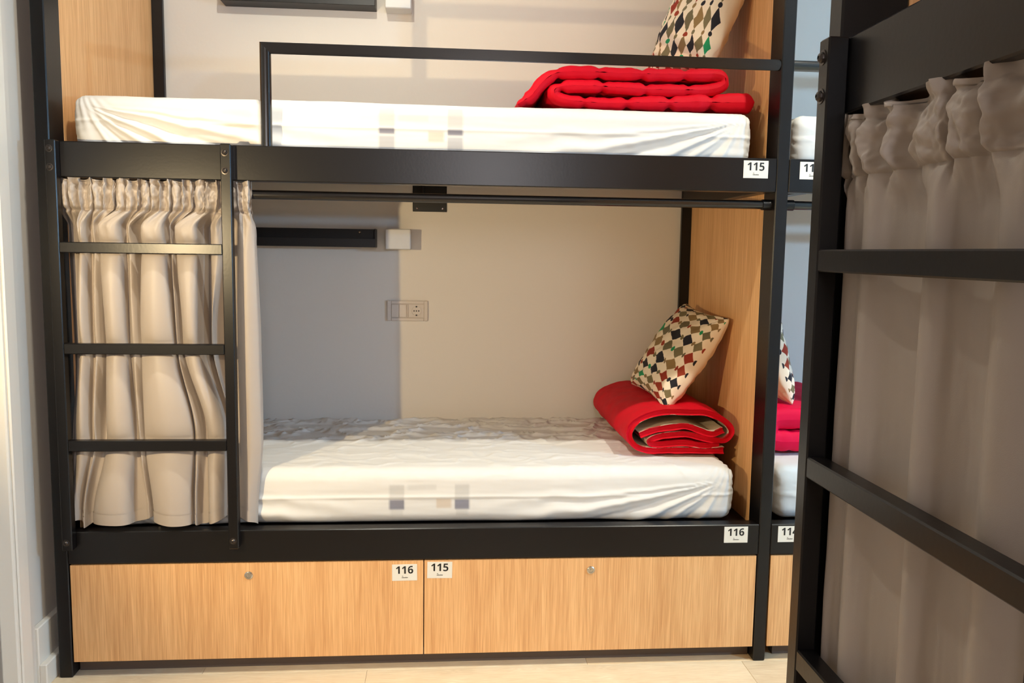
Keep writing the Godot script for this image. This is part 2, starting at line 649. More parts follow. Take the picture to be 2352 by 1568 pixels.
func sticker(parent: Node3D, txt: String, at: Vector3, tilt := 0.0) -> void:
	var o := put("number_sticker", box(Vector3(-0.0385, -0.0262, 0.0), Vector3(0.0385, 0.0262, 0.0007), 0.0002), M.sticker_paper, parent, "white number sticker reading " + txt)
	o.position = at
	o.rotation.z = tilt
	# the print: numerals and a small line of illegible script, as a second surface
	var am := ArrayMesh.new()
	am.add_surface_from_arrays(Mesh.PRIMITIVE_TRIANGLES, o.mesh.surface_get_arrays(0))
	var st := bag()
	var arr := lettering(txt, 0.026)
	var v: PackedVector3Array = arr[Mesh.ARRAY_VERTEX]
	var lo := Vector3(9, 9, 9)
	var hi := -lo
	for p in v:
		lo = lo.min(p)
		hi = hi.max(p)
	var nn: PackedVector3Array = arr[Mesh.ARRAY_NORMAL]
	var ix: PackedInt32Array = arr[Mesh.ARRAY_INDEX]
	var k := Vector3(0.053 / (hi.x - lo.x), 0.0245 / (hi.y - lo.y), 1.0)
	for i in ix:
		st.set_normal(nn[i])
		st.add_vertex((v[i] - (lo + hi) / 2.0) * k + Vector3(0.0, 0.0085, 0.0007))
	for j in 9:
		var h := 0.0012 + 0.0012 * absf(sin(j * 2.3))
		bx(st, Vector3(-0.009 + j * 0.0022, -0.0165, 0.0006), Vector3(-0.0078 + j * 0.0022, -0.0165 + h, 0.0010), 0.0001)
	bx(st, Vector3(-0.0092, -0.0172, 0.0006), Vector3(0.0095, -0.0163, 0.0010), 0.0001)
	bx(st, Vector3(-0.0085, -0.0115, 0.0006), Vector3(-0.0045, -0.0105, 0.0010), 0.0001)
	bx(st, Vector3(-0.0070, -0.0130, 0.0006), Vector3(-0.0062, -0.0105, 0.0010), 0.0001)
	var ar := st.commit()
	am.add_surface_from_arrays(Mesh.PRIMITIVE_TRIANGLES, ar.surface_get_arrays(0))
	o.mesh = am
	o.material_override = null
	am.surface_set_material(0, M.sticker_paper)
	am.surface_set_material(1, M.ink)


# the bunk's own axes: x along its front, z out of its front, origin at the outer front foot
func bunk(label: String, ladder_at: float, numbers: Array, left_posts := true, mirror := false) -> Node3D:
	var o := thing("bunk_bed", label, "bunk bed")
	var ends := [0.0, LEN - PW] if left_posts else [LEN - PW]
	for e in ends:
		put("post", box(Vector3(e, 0, -PD), Vector3(e + PW, TOP, 0), 0.003), M.black_steel, o)
	for e in [PW, LEN - PW - 0.041]:
		put("post", box(Vector3(e, 0, BACK - 0.02), Vector3(e + 0.041, TOP, BACK), 0.002), M.black_steel, o)
	# oak end panels between the posts
	for e in ([0.010, LEN - PW] if left_posts else [LEN - PW]):
		put("end_panel", box(Vector3(e, 0.05, BACK - 0.015), Vector3(e + PW - 0.010, TOP, -PD), 0.001), M.oak_veneer, o)
	var up := put("upper_rail", box(Vector3(PW if left_posts else 0.0, R1B, -0.0454), Vector3(LEN - PW, R1T, 0), 0.0025), M.black_steel, o)
	var low := put("lower_rail", box(Vector3(PW if left_posts else 0.0, R2B, -0.0454), Vector3(LEN - PW, R2T, 0), 0.0025), M.black_steel, o)
	for y in [R1B, R2B]:
		for e in [PW, LEN - PW - 0.04]:
			put("end_rail", box(Vector3(e, y, BACK), Vector3(e + 0.04, y + 0.076, -0.0454), 0.002), M.black_steel, o)
	put("upper_platform", box(Vector3(PW + 0.04, 1.562, -0.86), Vector3(LEN - PW - 0.04, 1.572, -0.0454), 0.001), M.platform_ply, o)
	put("lower_platform", box(Vector3(PW + 0.04, 0.428, -0.86), Vector3(LEN - PW - 0.04, 0.441, -0.0454), 0.001), M.black_steel, o)
	# guard rail and curtain rod
	var st := bag()
	var g := 0.0162
	if mirror:
		tube(st, [Vector3(0, 1.878, -0.02), Vector3(1.56, 1.878, -0.02), Vector3(1.56, R1T - 0.004, -0.02)], g)
	else:
		tube(st, [Vector3(0.6385, R1T - 0.004, -0.02), Vector3(0.6385, 1.878, -0.02), Vector3(LEN - PW, 1.878, -0.02)], g)
	put("guard_rail", st.commit(), M.tube_steel, o)
	st = bag()
	tube(st, [Vector3(PW if left_posts else 0.0, 1.462, -0.032), Vector3(LEN - PW, 1.462, -0.032)], 0.0135)
	var rod := put("curtain_rod", st.commit(), M.tube_steel, o)
	for e in [PW if left_posts else 0.0, LEN - PW - 0.03]:
		st = bag()
		tube(st, [Vector3(e, 1.462, -0.032), Vector3(e + 0.03, 1.462, -0.032)], 0.0165)
		put("rod_socket", st.commit(), M.black_steel, rod)
	# wall bracket under the upper bed
	st = bag()
	bx(st, Vector3(1.0254, 1.461, WALL), Vector3(1.1611, 1.575, WALL + 0.006), 0.001)
	bx(st, Vector3(1.0254, 1.560, WALL), Vector3(1.1611, 1.567, WALL + 0.06), 0.001)
	bx(st, Vector3(1.062, 1.50, WALL + 0.004), Vector3(1.070, 1.56, WALL + 0.03), 0.001)
	var br := put("wall_bracket", st.commit(), M.satin_black, o)
	for x in [1.042, 1.144]:
		st = bag()
		turned(st, [Vector2(0.004, 0), Vector2(0.004, 0.001), Vector2(0.002, 0.0025), Vector2(0, 0.0025)], Vector3(x, 1.474, WALL + 0.006), Vector3.BACK, 12)
		put("screw", st.commit(), M.chrome, br)
	# ladder
	if ladder_at >= 0.0:
		var s0 := ladder_at
		var s1 := ladder_at + 0.480
		for e in [s0, s1]:
			var ls := put("ladder_stringer", box(Vector3(e, 0.4075, 0), Vector3(e + 0.0292, 1.5995, LZ), 0.0022), M.black_steel, o)
			for y in [1.5745, 1.5232, 0.4325]:
				st = bag()
				turned(st, [Vector2(0.0105, 0), Vector2(0.0105, 0.001), Vector2(0.0075, 0.0012), Vector2(0.0072, 0.0032), Vector2(0.0055, 0.0055), Vector2(0.003, 0.0068), Vector2(0.0022, 0.0068), Vector2(0.0022, 0.0045), Vector2(0, 0.0045)], Vector3(e + 0.0125 if e < 0.3 else e + 0.0135, y, LZ), Vector3.BACK, 18)
				put("bolt", st.commit(), M.bolt_steel, ls)
		for y in [[1.2845, 1.3150], [0.9936, 1.0240], [0.7070, 0.7385]]:
			put("ladder_rung", box(Vector3(s0 + 0.0285, y[0], 0.001), Vector3(s1 + 0.0005, y[1], LZ - 0.0006), 0.0022), M.black_steel, o)
	# drawers and plinth
	var gap := 1.0985
	for d in [[PW + 0.004 if left_posts else 0.004, gap - 0.0015], [gap + 0.0015, LEN - PW - 0.004]]:
		var dr := put("drawer", box(Vector3(d[0], 0.0483, -0.022), Vector3(d[1], 0.3525, -0.002), 0.001), M.oak_veneer, o)
		var lx: float = 0.5672 if d[0] < 0.5 else 1.6214
		st = bag()
		turned(st, [Vector2(0.0125, -0.001), Vector2(0.0125, 0.003), Vector2(0.010, 0.0048), Vector2(0.0072, 0.0048), Vector2(0.0068, 0.0035), Vector2(0, 0.0035)], Vector3(lx, 0.3138, -0.002), Vector3.BACK, 24)
		bx(st, Vector3(lx - 0.0012, 0.3098, 0.0010), Vector3(lx + 0.0012, 0.3178, 0.0052), 0.0002)
		put("lock", st.commit(), M.chrome, dr)
		if numbers.size() == 4:
			if d[0] < 0.5:
				sticker(dr, numbers[2], Vector3(1.0392, 0.3150, -0.002), 0.01)
			else:
				sticker(dr, numbers[3], Vector3(1.1475, 0.3213, -0.002), -0.01)
	put("drawer_box", box(Vector3(PW + 0.01, 0.06, -0.80), Vector3(LEN - PW - 0.01, 0.34, -0.024), 0.001), M.satin_black, o)
	put("plinth", box(Vector3(PW + 0.002, 0, -0.075), Vector3(LEN - PW - 0.002, 0.06, -0.045), 0.001), M.kick_grey, o)
	if numbers.size():
		var nx: float = 0.071 if mirror else 2.095
		sticker(up, numbers[0], Vector3(nx, 1.5654, 0))
		sticker(low, numbers[1], Vector3(nx - 0.010, 0.4236, 0))
	return o


func beds() -> void:
	bunk("black steel bunk bed with oak panels facing the camera, ladder at its left end", 0.0373, ["115", "116", "116", "115"])
	var c := bunk("black steel bunk bed behind the right post, mostly hidden, with sticker 113", -1.0, ["113", "114"], false, true)
	c.position = Vector3(LEN, 0, 0)
	var b := bunk("black steel bunk bed close on the right, seen along its ladder and drawn curtain", 0.0373, [])
	b.position = Vector3(1.7007, 0, 1.3066)
	b.rotation.y = -PI / 2


# ---------------------------------------------------------------- things on the wall

func fittings() -> void:
	for k in 2:
		var y: float = [1.3155, 2.2262][k]
		var where: String = ["above the lower mattress", "at the top edge, above the upper mattress"][k]
		var o := thing("wall_shelf", "narrow black metal wall shelf " + where, "shelf", Vector3(0.60, y, WALL))
		var st := bag()
		bx(st, Vector3(-0.29, 0, 0), Vector3(0.284, 0.072, 0.004), 0.001)
		put("back_plate", st.commit(), M.satin_black, o)
		put("tray", box(Vector3(-0.29, 0, 0.004), Vector3(0.284, 0.004, 0.080), 0.001), M.satin_black, o)
		put("front_lip", box(Vector3(-0.29, 0.0, 0.080), Vector3(0.284, 0.034, 0.084), 0.001), M.satin_black, o)
		put("end_plate", box(Vector3(0.280, 0.004, 0.004), Vector3(0.284, 0.072, 0.080), 0.001), M.satin_black, o)
		put("end_plate", box(Vector3(-0.29, 0.004, 0.004), Vector3(-0.286, 0.072, 0.080), 0.001), M.satin_black, o)
		st = bag()
		turned(st, [Vector2(0.005, 0), Vector2(0.005, 0.001), Vector2(0.002, 0.003), Vector2(0, 0.003)], Vector3(0.215, 0.058, 0.004), Vector3.BACK, 12)
		put("screw", st.commit(), M.chrome, o)
		var l := thing("wall_light", "white cube wall light beside the black shelf " + where, "light", Vector3(0.9713, y - 0.006, WALL))
		put("housing", box(Vector3(-0.049, 0, 0.004), Vector3(0.049, 0.079, 0.086), 0.003), M.white_plastic, l)
		put("mounting_plate", box(Vector3(-0.042, 0.006, 0), Vector3(0.042, 0.073, 0.004), 0.001), M.white_plastic, l)
	var s := thing("socket_plate", "beige double wall plate with two rocker switches and a round power socket", "socket", Vector3(1.0055, 1.0625, WALL))
	var st := bag()
	for e in [[-0.0825, -0.066, -0.0415, 0.0415], [0.0665, 0.0825, -0.0415, 0.0415], [-0.066, 0.0665, 0.0275, 0.0415], [-0.066, 0.0665, -0.0415, -0.0275], [-0.0035, 0.0035, -0.0275, 0.0275]]:
		bx(st, Vector3(e[0], e[2], 0), Vector3(e[1], e[3], 0.009), 0.0025)
	bx(st, Vector3(-0.07, -0.03, 0), Vector3(0.07, 0.03, 0.005), 0.0)
	put("frame", st.commit(), M.socket_plastic, s)
	for x in [-0.0645, -0.0335]:
		put("rocker_switch", box(Vector3(x, -0.026, 0.004), Vector3(x + 0.0295, 0.026, 0.0095), 0.0015), M.socket_plastic, s)
	st = bag()
	bx(st, Vector3(0.005, -0.026, 0.004), Vector3(0.065, 0.026, 0.0062), 0.001)
	turned(st, [Vector2(0.0225, 0.006), Vector2(0.0225, 0.0085), Vector2(0.0195, 0.0085), Vector2(0.0185, 0.0066), Vector2(0, 0.0066)], Vector3(0.036, 0, 0), Vector3.BACK, 28)
	var so := put("power_socket", st.commit(), M.socket_plastic, s)
	st = bag()
	for x in [-0.0095, 0.0, 0.0095]:
		turned(st, [Vector2(0.0028, 0.0066), Vector2(0.0028, 0.0070), Vector2(0, 0.0070)], Vector3(0.036 + x, 0, 0), Vector3.BACK, 10)
	for y in [-0.0175, 0.0175]:
		bx(st, Vector3(0.033, y - 0.003, 0.006), Vector3(0.039, y + 0.003, 0.0088), 0.0005)
	put("socket_contact", st.commit(), M.slot_black, so)


# ---------------------------------------------------------------- curtains

func cat(a: Vector2, b: Vector2, c: Vector2, d: Vector2, t: float) -> Vector2:
	return 0.5 * ((2.0 * b) + (c - a) * t + (2.0 * a - 5.0 * b + 4.0 * c - d) * t * t + (3.0 * b - 3.0 * c + d - a) * t * t * t)


func along(ctrl: PackedVector2Array, s: float) -> Vector2:
	var n := ctrl.size() - 1
	var f := clampf(s, 0, 0.99999) * n
	var i := int(f)
	return cat(ctrl[maxi(i - 1, 0)], ctrl[i], ctrl[i + 1], ctrl[mini(i + 2, n)], f - i)


# rows from ya down to yb; "levels" is [[y, PackedVector2Array of (x, z)], ...] from the top down
func drape(levels: Array, ya: float, yb: float, nu: int, nv: int, gather: float, pleats: float, fade: float, bulge: float, hem: Callable) -> ArrayMesh:
	var pts := PackedVector3Array()
	pts.resize(nu * nv)
	for j in nv:
		var v := j / float(nv - 1)
		for i in nu:
			var s := i / float(nu - 1)
			var bot: float = yb + hem.call(s)
			var y := lerpf(ya + (hem.call(s) if ya < 0.6 else 0.0), bot, v)
			var k := 0
			while k < levels.size() - 2 and y < levels[k + 1][0]:
				k += 1
			var t := clampf((levels[k][0] - y) / (levels[k][0] - levels[k + 1][0]), 0.0, 1.0)
			t = t * t * (3.0 - 2.0 * t)
			var p: Vector2 = along(levels[k][1], s).lerp(along(levels[k + 1][1], s), t)
			# gathers: strong round the rod, dying out below
			var g := gather * exp(-maxf(0.0, 1.42 - y) / fade)
			var ph := s * pleats * TAU + 2.4 * nz.get_noise_2d(s * 9.0, y * 3.0) + 1.0 * nz.get_noise_2d(s * pleats * 0.9, y * 14.0)
			var z := p.y + g * sin(ph) + g * 0.7 * nz.get_noise_2d(s * pleats * 1.7 + 40.0, y * 20.0)
			var x := p.x + g * 0.5 * cos(ph * 0.7) + g * 0.4 * nz.get_noise_2d(s * pleats, y * 12.0 + 9.0)
			# the pocket rounds the rod, stands up in a ruffle above it and is pinched by the seam under it
			if y > 1.40:
				var dy := y - 1.462
				z += 0.004 * exp(-pow(dy / 0.024, 2.0)) - 0.008 * exp(-pow((y - 1.409) / 0.0045, 2.0)) - 0.004 * exp(-pow((y - 1.483) / 0.005, 2.0))
				if absf(dy) < 0.0145:
					z = maxf(z, -0.032 + sqrt(0.0145 * 0.0145 - dy * dy) + 0.0008)
			z += 0.0022 * nz.get_noise_3d(s * 14.0, y * 3.0, 5.0)
			if bulge > 0.0:
				# the cloth swells out between the ladder's rungs
				var b := 0.0
				for r in [[1.400, 1.318], [1.2835, 1.026], [0.9926, 0.7405], [0.705, 0.43]]:
					if y < r[0] and y > r[1]:
						b = pow(sin(PI * (r[0] - y) / (r[0] - r[1])), 0.55)
				b *= smoothstep(0.070, 0.100, x) * (1.0 - smoothstep(0.470, 0.510, x)) * smoothstep(-0.040, -0.006, z)
				z = minf(z, -0.001) + bulge * b
				if y < 0.95 and z < -0.020:
					# low down the mattress behind keeps the cloth forward
					z = lerpf(z, -0.020 - 0.023 * tanh((-0.020 - z) / 0.023), 1.0 - smoothstep(0.64, 0.95, y))
			else:
				z = minf(z, -0.001 + 0.014 * smoothstep(0.070, 0.105, x) * (1.0 - smoothstep(0.470, 0.510, x)))
			x = maxf(x, 0.0408)
			if ya < 0.6:
				z += 0.0030
			pts[j * nu + i] = Vector3(x, y + (0.003 * sin(ph * 0.5) * gather / 0.008 if y > 1.49 else 0.0), z)
	return sheet(pts, nu, nv)


func panels(list: Array, zs: Array, deep: float) -> PackedVector2Array:
	var out := PackedVector2Array()
	var before: float = list[0][0] - 0.012
	for i in list.size():
		var a: float = list[i][0]
		var b: float = list[i][1]
		var zf: float = zs[i]
		var gap := a - before
		var zb := minf(zf, (zs[i - 1] if i else zf)) - deep * clampf(gap / 0.03, 0.28, 1.0)
		out.append(Vector2((before + a) / 2.0, zb))
		out.append(Vector2(a, zf - 0.014 * deep / 0.05))
		out.append(Vector2((a + b) / 2.0, zf))
		out.append(Vector2(b, zf - 0.010 * deep / 0.05))
		before = b
	out.append(Vector2(before + 0.006, zs[-1] - deep * 0.5))
	return out


func even(x0: float, x1: float, n: int, z: float) -> PackedVector2Array:
	var out := PackedVector2Array()
	for i in n:
		out.append(Vector2(lerpf(x0, x1, i / float(n - 1)), z))
	return out


func flat(c: PackedVector2Array, z: float) -> PackedVector2Array:
	var out := PackedVector2Array()
	for p in c:
		out.append(Vector2(p.x, z))
	return out


func curtains() -> void:
	var zs := [-0.060, -0.010, -0.020, -0.004, -0.022, -0.002, -0.018, -0.004, -0.036, -0.018]
	var top := panels([[0.053, 0.077], [0.103, 0.121], [0.136, 0.157], [0.161, 0.218], [0.234, 0.25], [0.28, 0.34], [0.357, 0.367], [0.377, 0.438], [0.467, 0.504], [0.55, 0.594]], zs, 0.045)
	var mid := panels([[0.053, 0.081], [0.089, 0.118], [0.126, 0.152], [0.165, 0.221], [0.228, 0.261], [0.268, 0.355], [0.363, 0.378], [0.386, 0.433], [0.461, 0.469], [0.543, 0.6]], zs, 0.070)
	var r3 := panels([[0.051, 0.061], [0.066, 0.105], [0.114, 0.132], [0.157, 0.23], [0.241, 0.264], [0.27, 0.403], [0.407, 0.434], [0.449, 0.501], [0.512, 0.524], [0.544, 0.603]], zs, 0.075)
	var bot := panels([[0.029, 0.041], [0.044, 0.07], [0.075, 0.091], [0.11, 0.218], [0.265, 0.282], [0.288, 0.394], [0.403, 0.42], [0.448, 0.493], [0.506, 0.526], [0.541, 0.584]], zs, 0.080)
	var n := top.size()
	var lv := [[1.50, even(0.044, 0.597, n, -0.013)], [1.425, even(0.044, 0.597, n, -0.013)], [1.36, top], [1.032, mid], [0.744, r3], [0.490, bot]]
	var hem := func(s: float) -> float: return 0.010 * sin(s * 17.0) + 0.006 * sin(s * 41.0 + 1.0)
	var none := func(_s: float) -> float: return 0.0
	var o := thing("bunk_curtain", "taupe curtain gathered at the left end of the facing lower bunk, behind the ladder", "curtain")
	put("curtain_header", drape(lv, 1.4965, 1.407, 620, 40, 0.0100, 25.0, 0.04, 0.0, none), M.curtain_taupe, o, "tightly gathered rod pocket")
	put("curtain_drop", drape(lv, 1.407, 0.510, 520, 200, 0.0100, 25.0, 0.04, 0.014, hem), M.curtain_taupe, o)
	put("curtain_hem", drape(lv, 0.512, 0.478, 520, 10, 0.0, 25.0, 0.04, 0.014, hem), M.curtain_taupe, o, "stitched bottom hem")
	# the drawn curtain of the near bunk, in that bunk's axes
	var c := PackedVector2Array([Vector2(0.050, -0.026), Vector2(0.066, -0.014), Vector2(0.10, -0.018), Vector2(0.13, -0.012), Vector2(0.17, -0.022), Vector2(0.225, -0.026), Vector2(0.276, -0.010), Vector2(0.315, -0.022), Vector2(0.35, -0.026), Vector2(0.40, -0.014), Vector2(0.46, -0.028), Vector2(0.54, -0.014), Vector2(0.62, -0.028), Vector2(0.71, -0.012), Vector2(0.80, -0.028), Vector2(0.90, -0.014), Vector2(1.0, -0.026)])
	for i in c.size():
		c[i].y = -0.016 + (c[i].y + 0.018) * 1.9
	var c2 := PackedVector2Array()
	for p in c:
		c2.append(Vector2(p.x * 1.02 + 0.002, p.y * 1.2))
	var lb := [[1.50, flat(c, -0.009)], [1.43, flat(c, -0.009)], [1.36, c], [0.9, c], [0.48, c2]]
	var q := thing("bunk_curtain", "taupe satin curtain drawn along the near right bunk, behind its ladder rungs", "curtain", Vector3(1.7007, 0, 1.3066))
	q.rotation.y = -PI / 2
	put("curtain_header", drape(lb, 1.497, 1.412, 560, 50, 0.0135, 12.0, 0.020, 0.0, none), M.curtain_taupe, q, "loosely gathered rod pocket")
	put("curtain_drop", drape(lb, 1.412, 0.50, 420, 110, 0.0135, 12.0, 0.020, 0.0, hem), M.curtain_taupe, q)
	put("curtain_hem", drape(lb, 0.502, 0.466, 420, 8, 0.0, 13.0, 0.022, 0.0, hem), M.curtain_taupe, q, "stitched bottom hem")


# ---------------------------------------------------------------- bedding

# rounded box whose cube points go through "shape"; rows along x may be coarse
func pad(lo: Vector3, hi: Vector3, r: float, nx: int, ny: int, nzz: int, shape: Callable, paint: Callable) -> ArrayMesh:
	var pts := PackedVector3Array()
	var cols := PackedColorArray()
	var idx := PackedInt32Array()
	var num := [nx, ny, nzz]
	var a := lo + Vector3(r, r, r)
	var b := hi - Vector3(r, r, r)
	for ax in 3:
		var u := (ax + 1) % 3
		var w := (ax + 2) % 3
		for s in 2:
			var base := pts.size()
			var nu: int = num[u]
			var nw: int = num[w]
			for j in nw + 1:
				for i in nu + 1:
					var p := Vector3.ZERO
					p[ax] = hi[ax] if s else lo[ax]
					p[u] = lerpf(lo[u], hi[u], i / float(nu))
					p[w] = lerpf(lo[w], hi[w], j / float(nw))
					var q := p.clamp(a, b)
					var n := (p - q).normalized()
					q += n * r
					cols.append(paint.call(q, n))
					pts.append(shape.call(q, n))
			for j in nw:
				for i in nu:
					var e := base + j * (nu + 1) + i
					var f := e + nu + 1
					if s:
						idx.append_array([e, f, e + 1, e + 1, f, f + 1])
					else:
						idx.append_array([e, e + 1, f, e + 1, f + 1, f])
	return smooth(pts, idx, PackedVector2Array(), cols)


func ridge(x: float, w: float) -> float:
	return exp(-(x / w) * (x / w))


func mattress(x0: float, y0: float, y1: float, crumple: float, tint: Array, label: String, fine: bool) -> void:
	var x1 := x0 + 2.03
	var z0 := -0.062
	var mid := y0 + 0.088
	var shape := func(q: Vector3, n: Vector3) -> Vector3:
		var d := 0.0
		if n.z > 0.0:
			var e := 0.0016 * nz.get_noise_2d(q.x * 2.0, q.y * 16.0)
			e += 0.0028 * ridge(q.y - mid, 0.004)
			# folds pulled from the corners down and inwards
			for s in [0, 1]:
				var dx: float = (x1 - 0.03 - q.x) if s else (q.x - x0 - 0.03)
				var dy: float = (y0 + 0.135) - q.y
				var far := sqrt(dx * dx + dy * dy)
				if dx > 0.0 and far < 0.95:
					var ang := atan2(dy, dx)
					var f := 0.0
					for k in [[0.10, 0.022, 0.5], [0.19, 0.03, 0.9], [0.29, 0.03, -0.6], [0.40, 0.045, 1.0], [0.58, 0.05, 0.7], [0.78, 0.05, -0.5], [0.98, 0.06, 0.6]]:
						f += k[2] * ridge(ang - k[0] - 0.04 * nz.get_noise_1d(far * 4.0 + s * 9.0), k[1])
					e += 0.0110 * f * smoothstep(0.0, 0.16, far) * (1.0 - smoothstep(0.35, 0.95, far))
				var fan := 0.5 + 0.5 * sin(atan2(dx + 0.02, y1 - q.y + 0.05) * 34.0)
				e += 0.003 * fan * exp(-dx * dx / 0.006) * clampf((q.y - y0) / 0.1, 0.0, 1.0)
			e += 0.004 * (ridge(q.x - 1.55, 0.1) * 0.3)
			d += minf(e, 0.0125) * n.z
		if n.y > 0.0:
			var t := 0.0022 * nz.get_noise_2d(q.x * 2.2, q.z * 9.0)
			var wx := q.x + 0.05 * nz.get_noise_2d(q.x * 4.0, q.z * 7.0)
			var wz := q.z + 0.05 * nz.get_noise_2d(q.x * 4.0 + 50.0, q.z * 7.0)
			var rg := 1.0 - absf(nz.get_noise_2d(wx * 3.2, wz * 8.0 + 20.0)) * 2.4
			t += crumple * 0.013 * maxf(0.0, rg) * maxf(0.0, rg) * (0.25 + 0.75 * smoothstep(-0.36, -0.52, q.z))
			t += 0.004 * sin(PI * clampf((q.z + 0.86) / 0.80, 0.0, 1.0)) + 0.002 * sin(PI * clampf((q.x - x0) / 2.03, 0.0, 1.0))
			d += t * n.y
		if absf(n.x) > 0.0:
			d += absf(n.x) * (0.0025 * sin(q.z * 140.0 + 5.0 * nz.get_noise_1d(q.y * 20.0)) - 0.006 * ridge(q.y - y0, 0.05))
		return q + n * d
	var cx: float = 1.0 if crumple > 0.5 else 0.97
	var paint := func(q: Vector3, n: Vector3) -> Color:
		var c := Color(tint[0], tint[1], tint[2])
		if fine and n.z > 0.2:
			# bands of the mattress label that show through the thin sheet
			var yy := q.y - y0
			var band := func(u: float, a: float, b: float, v: float, d: float, e: float) -> float:
				return smoothstep(a - 0.003, a + 0.003, u) * (1.0 - smoothstep(b - 0.003, b + 0.003, u)) * smoothstep(d - 0.004, d + 0.004, v) * (1.0 - smoothstep(e - 0.004, e + 0.004, v))
			for k in [[-0.012, 0.035], [0.193, 0.239]]:
				if crumple > 0.5:
					c = c.lerp(Color(0.20, 0.20, 0.25), 0.92 * band.call(q.x - cx, k[0], k[1], yy, 0.048, 0.080))
					c = c.lerp(c * 0.80, band.call(q.x - cx, k[0], k[1], yy, 0.082, 0.128))
					c = c.lerp(c * 0.78, 0.6 * band.call(q.x - cx, k[0] + 0.004, k[1] - 0.004, yy, 0.028, 0.047))
				else:
					c = c.lerp(Color(0.19, 0.18, 0.22), 0.92 * band.call(q.x - cx, k[0], k[1], yy, 0.072, 0.089))
					c = c.lerp(Color(0.42, 0.41, 0.42), 0.8 * band.call(q.x - cx, k[0], k[1], yy, 0.010, 0.066))
					c = c.lerp(c * 0.78, band.call(q.x - cx, k[0], k[1], yy, 0.091, 0.150))
			c = c.lerp(c * 0.88, band.call(q.x - cx, 0.045, 0.135, yy, 0.110, 0.128))
			c = c.lerp(c * Color(0.86, 0.76, 0.66), band.call(q.x - cx, 0.135, 0.182, yy, 0.052, 0.082))
		return c
	var o := thing("mattress", label, "mattress")
	var nx := 460 if fine else 120
	put("fitted_sheet", pad(Vector3(x0, y0, -0.860), Vector3(x1, y1, z0), 0.038, nx, 46 if fine else 24, 96 if fine else 40, shape, paint), M.sheet_cotton, o)


# a thick strip of quilt along a path in x-y, lying from za (front) to zb
func strip(path: Array, half: float, za: float, zb: float, stitch: float, end: float, side: int, puff: float, sd: float, swell: Curve = null) -> ArrayMesh:
	var c := Curve2D.new()
	for i in path.size():
		var p: Vector2 = path[i]
		var t: Vector2 = (path[mini(i + 1, path.size() - 1)] - path[maxi(i - 1, 0)]) / 6.0
		c.add_point(p, -t, t)
	c.bake_interval = 0.003
	var total := c.get_baked_length()
	var m := int(total / 0.0055)
	var ring := []    # (centre, normal, offset factor, distance along)
	for i in m + 1:
		var d := total * i / m
		var t := (c.sample_baked(minf(d + 0.004, total)) - c.sample_baked(maxf(d - 0.004, 0.0))).normalized()
		ring.append([c.sample_baked(d), Vector2(-t.y, t.x), 1.0, d])
	var loop := []
	if side >= 0:
		loop += ring
	if side <= 0:
		var back := []
		for i in range(m, -1, -1):
			back.append([ring[i][0], ring[i][1], -1.0, ring[i][3]])
		# a rounded end
		if side == 0:
			for k in range(1, 8):
				var a := PI * k / 8.0
				var tt: Vector2 = Vector2(ring[m][1].y, -ring[m][1].x)
				loop.append([ring[m][0] + tt * half * sin(a), ring[m][1], cos(a), total])
		loop += back
		if side == 0:
			for k in range(1, 8):
				var a := PI * k / 8.0
				var tt: Vector2 = Vector2(-ring[0][1].y, ring[0][1].x)
				loop.append([ring[0][0] + tt * half * sin(a), ring[0][1], -cos(a), 0.0])
			loop.append(loop[0])
	var rows := []     # (z, offset of the sheet: 1 = its own side, -1 = the far side)
	var nv := 72
	if side == 1:
		for k in range(8, 0, -1):
			rows.append([za - half * sin(PI * k / 8.0), cos(PI * k / 8.0)])
		rows.push_front([za - 0.010, -1.0])
	for j in nv:
		var v := j / float(nv - 1)
		rows.append([lerpf(za, zb, lerpf(v, 0.5 - 0.5 * cos(v * PI), 0.75)), 1.0])
	if side == 1:
		for k in range(1, 9):
			rows.append([zb + half * sin(-PI * k / 8.0) * 1.0, cos(PI * k / 8.0)])
	var nu := loop.size()
	var pts := PackedVector3Array()
	for row in rows:
		var z: float = row[0]
		var e := minf(absf(z - za), absf(z - zb))
		var thick: float = row[1]
		if side == 0:
			thick = sqrt(clampf(1.0 - pow(1.0 - clampf(e / end, 0.0, 1.0), 2.0), 0.0, 1.0))
		for l in loop:
			var p: Vector2 = l[0]
			var n: Vector2 = l[1]
			var q: float = fposmod(l[3] + 0.02, stitch)
			q = minf(q, stitch - q)
			var k: float = 1.0 - puff * exp(-q * q / 0.00016)
			var zz := fposmod(z + 0.05, stitch)
			zz = minf(zz, stitch - zz)
			k *= 1.0 - puff * 0.7 * exp(-zz * zz / 0.00016)
			var bumps: float = 0.0035 * nz.get_noise_3d(p.x * 14.0 + sd, p.y * 14.0, z * 9.0) * signf(l[2]) * clampf(thick, 0.0, 1.0)
			bumps += puff * 0.006 * nz.get_noise_3d(l[3] * 34.0 + sd, z * 26.0, 8.0) * l[2] * (exp(-q * q / 0.0009) + 0.25)
			var sway := 0.006 * nz.get_noise_2d(z * 3.0 + sd, l[3] * 2.0)
			var h: float = half * thick * k * l[2] + bumps
			var fat: float = 1.0 + (swell.sample(l[3] / total) if swell else 0.0)
			var dz: float = 0.006 * nz.get_noise_2d(l[3] * 6.0 + sd, 3.0)
			pts.append(Vector3(p.x + n.x * (h * fat + sway), p.y + n.y * (h * fat + sway), z + dz))
	return sheet(pts, nu, rows.size(), PackedVector2Array(), PackedColorArray(), true)


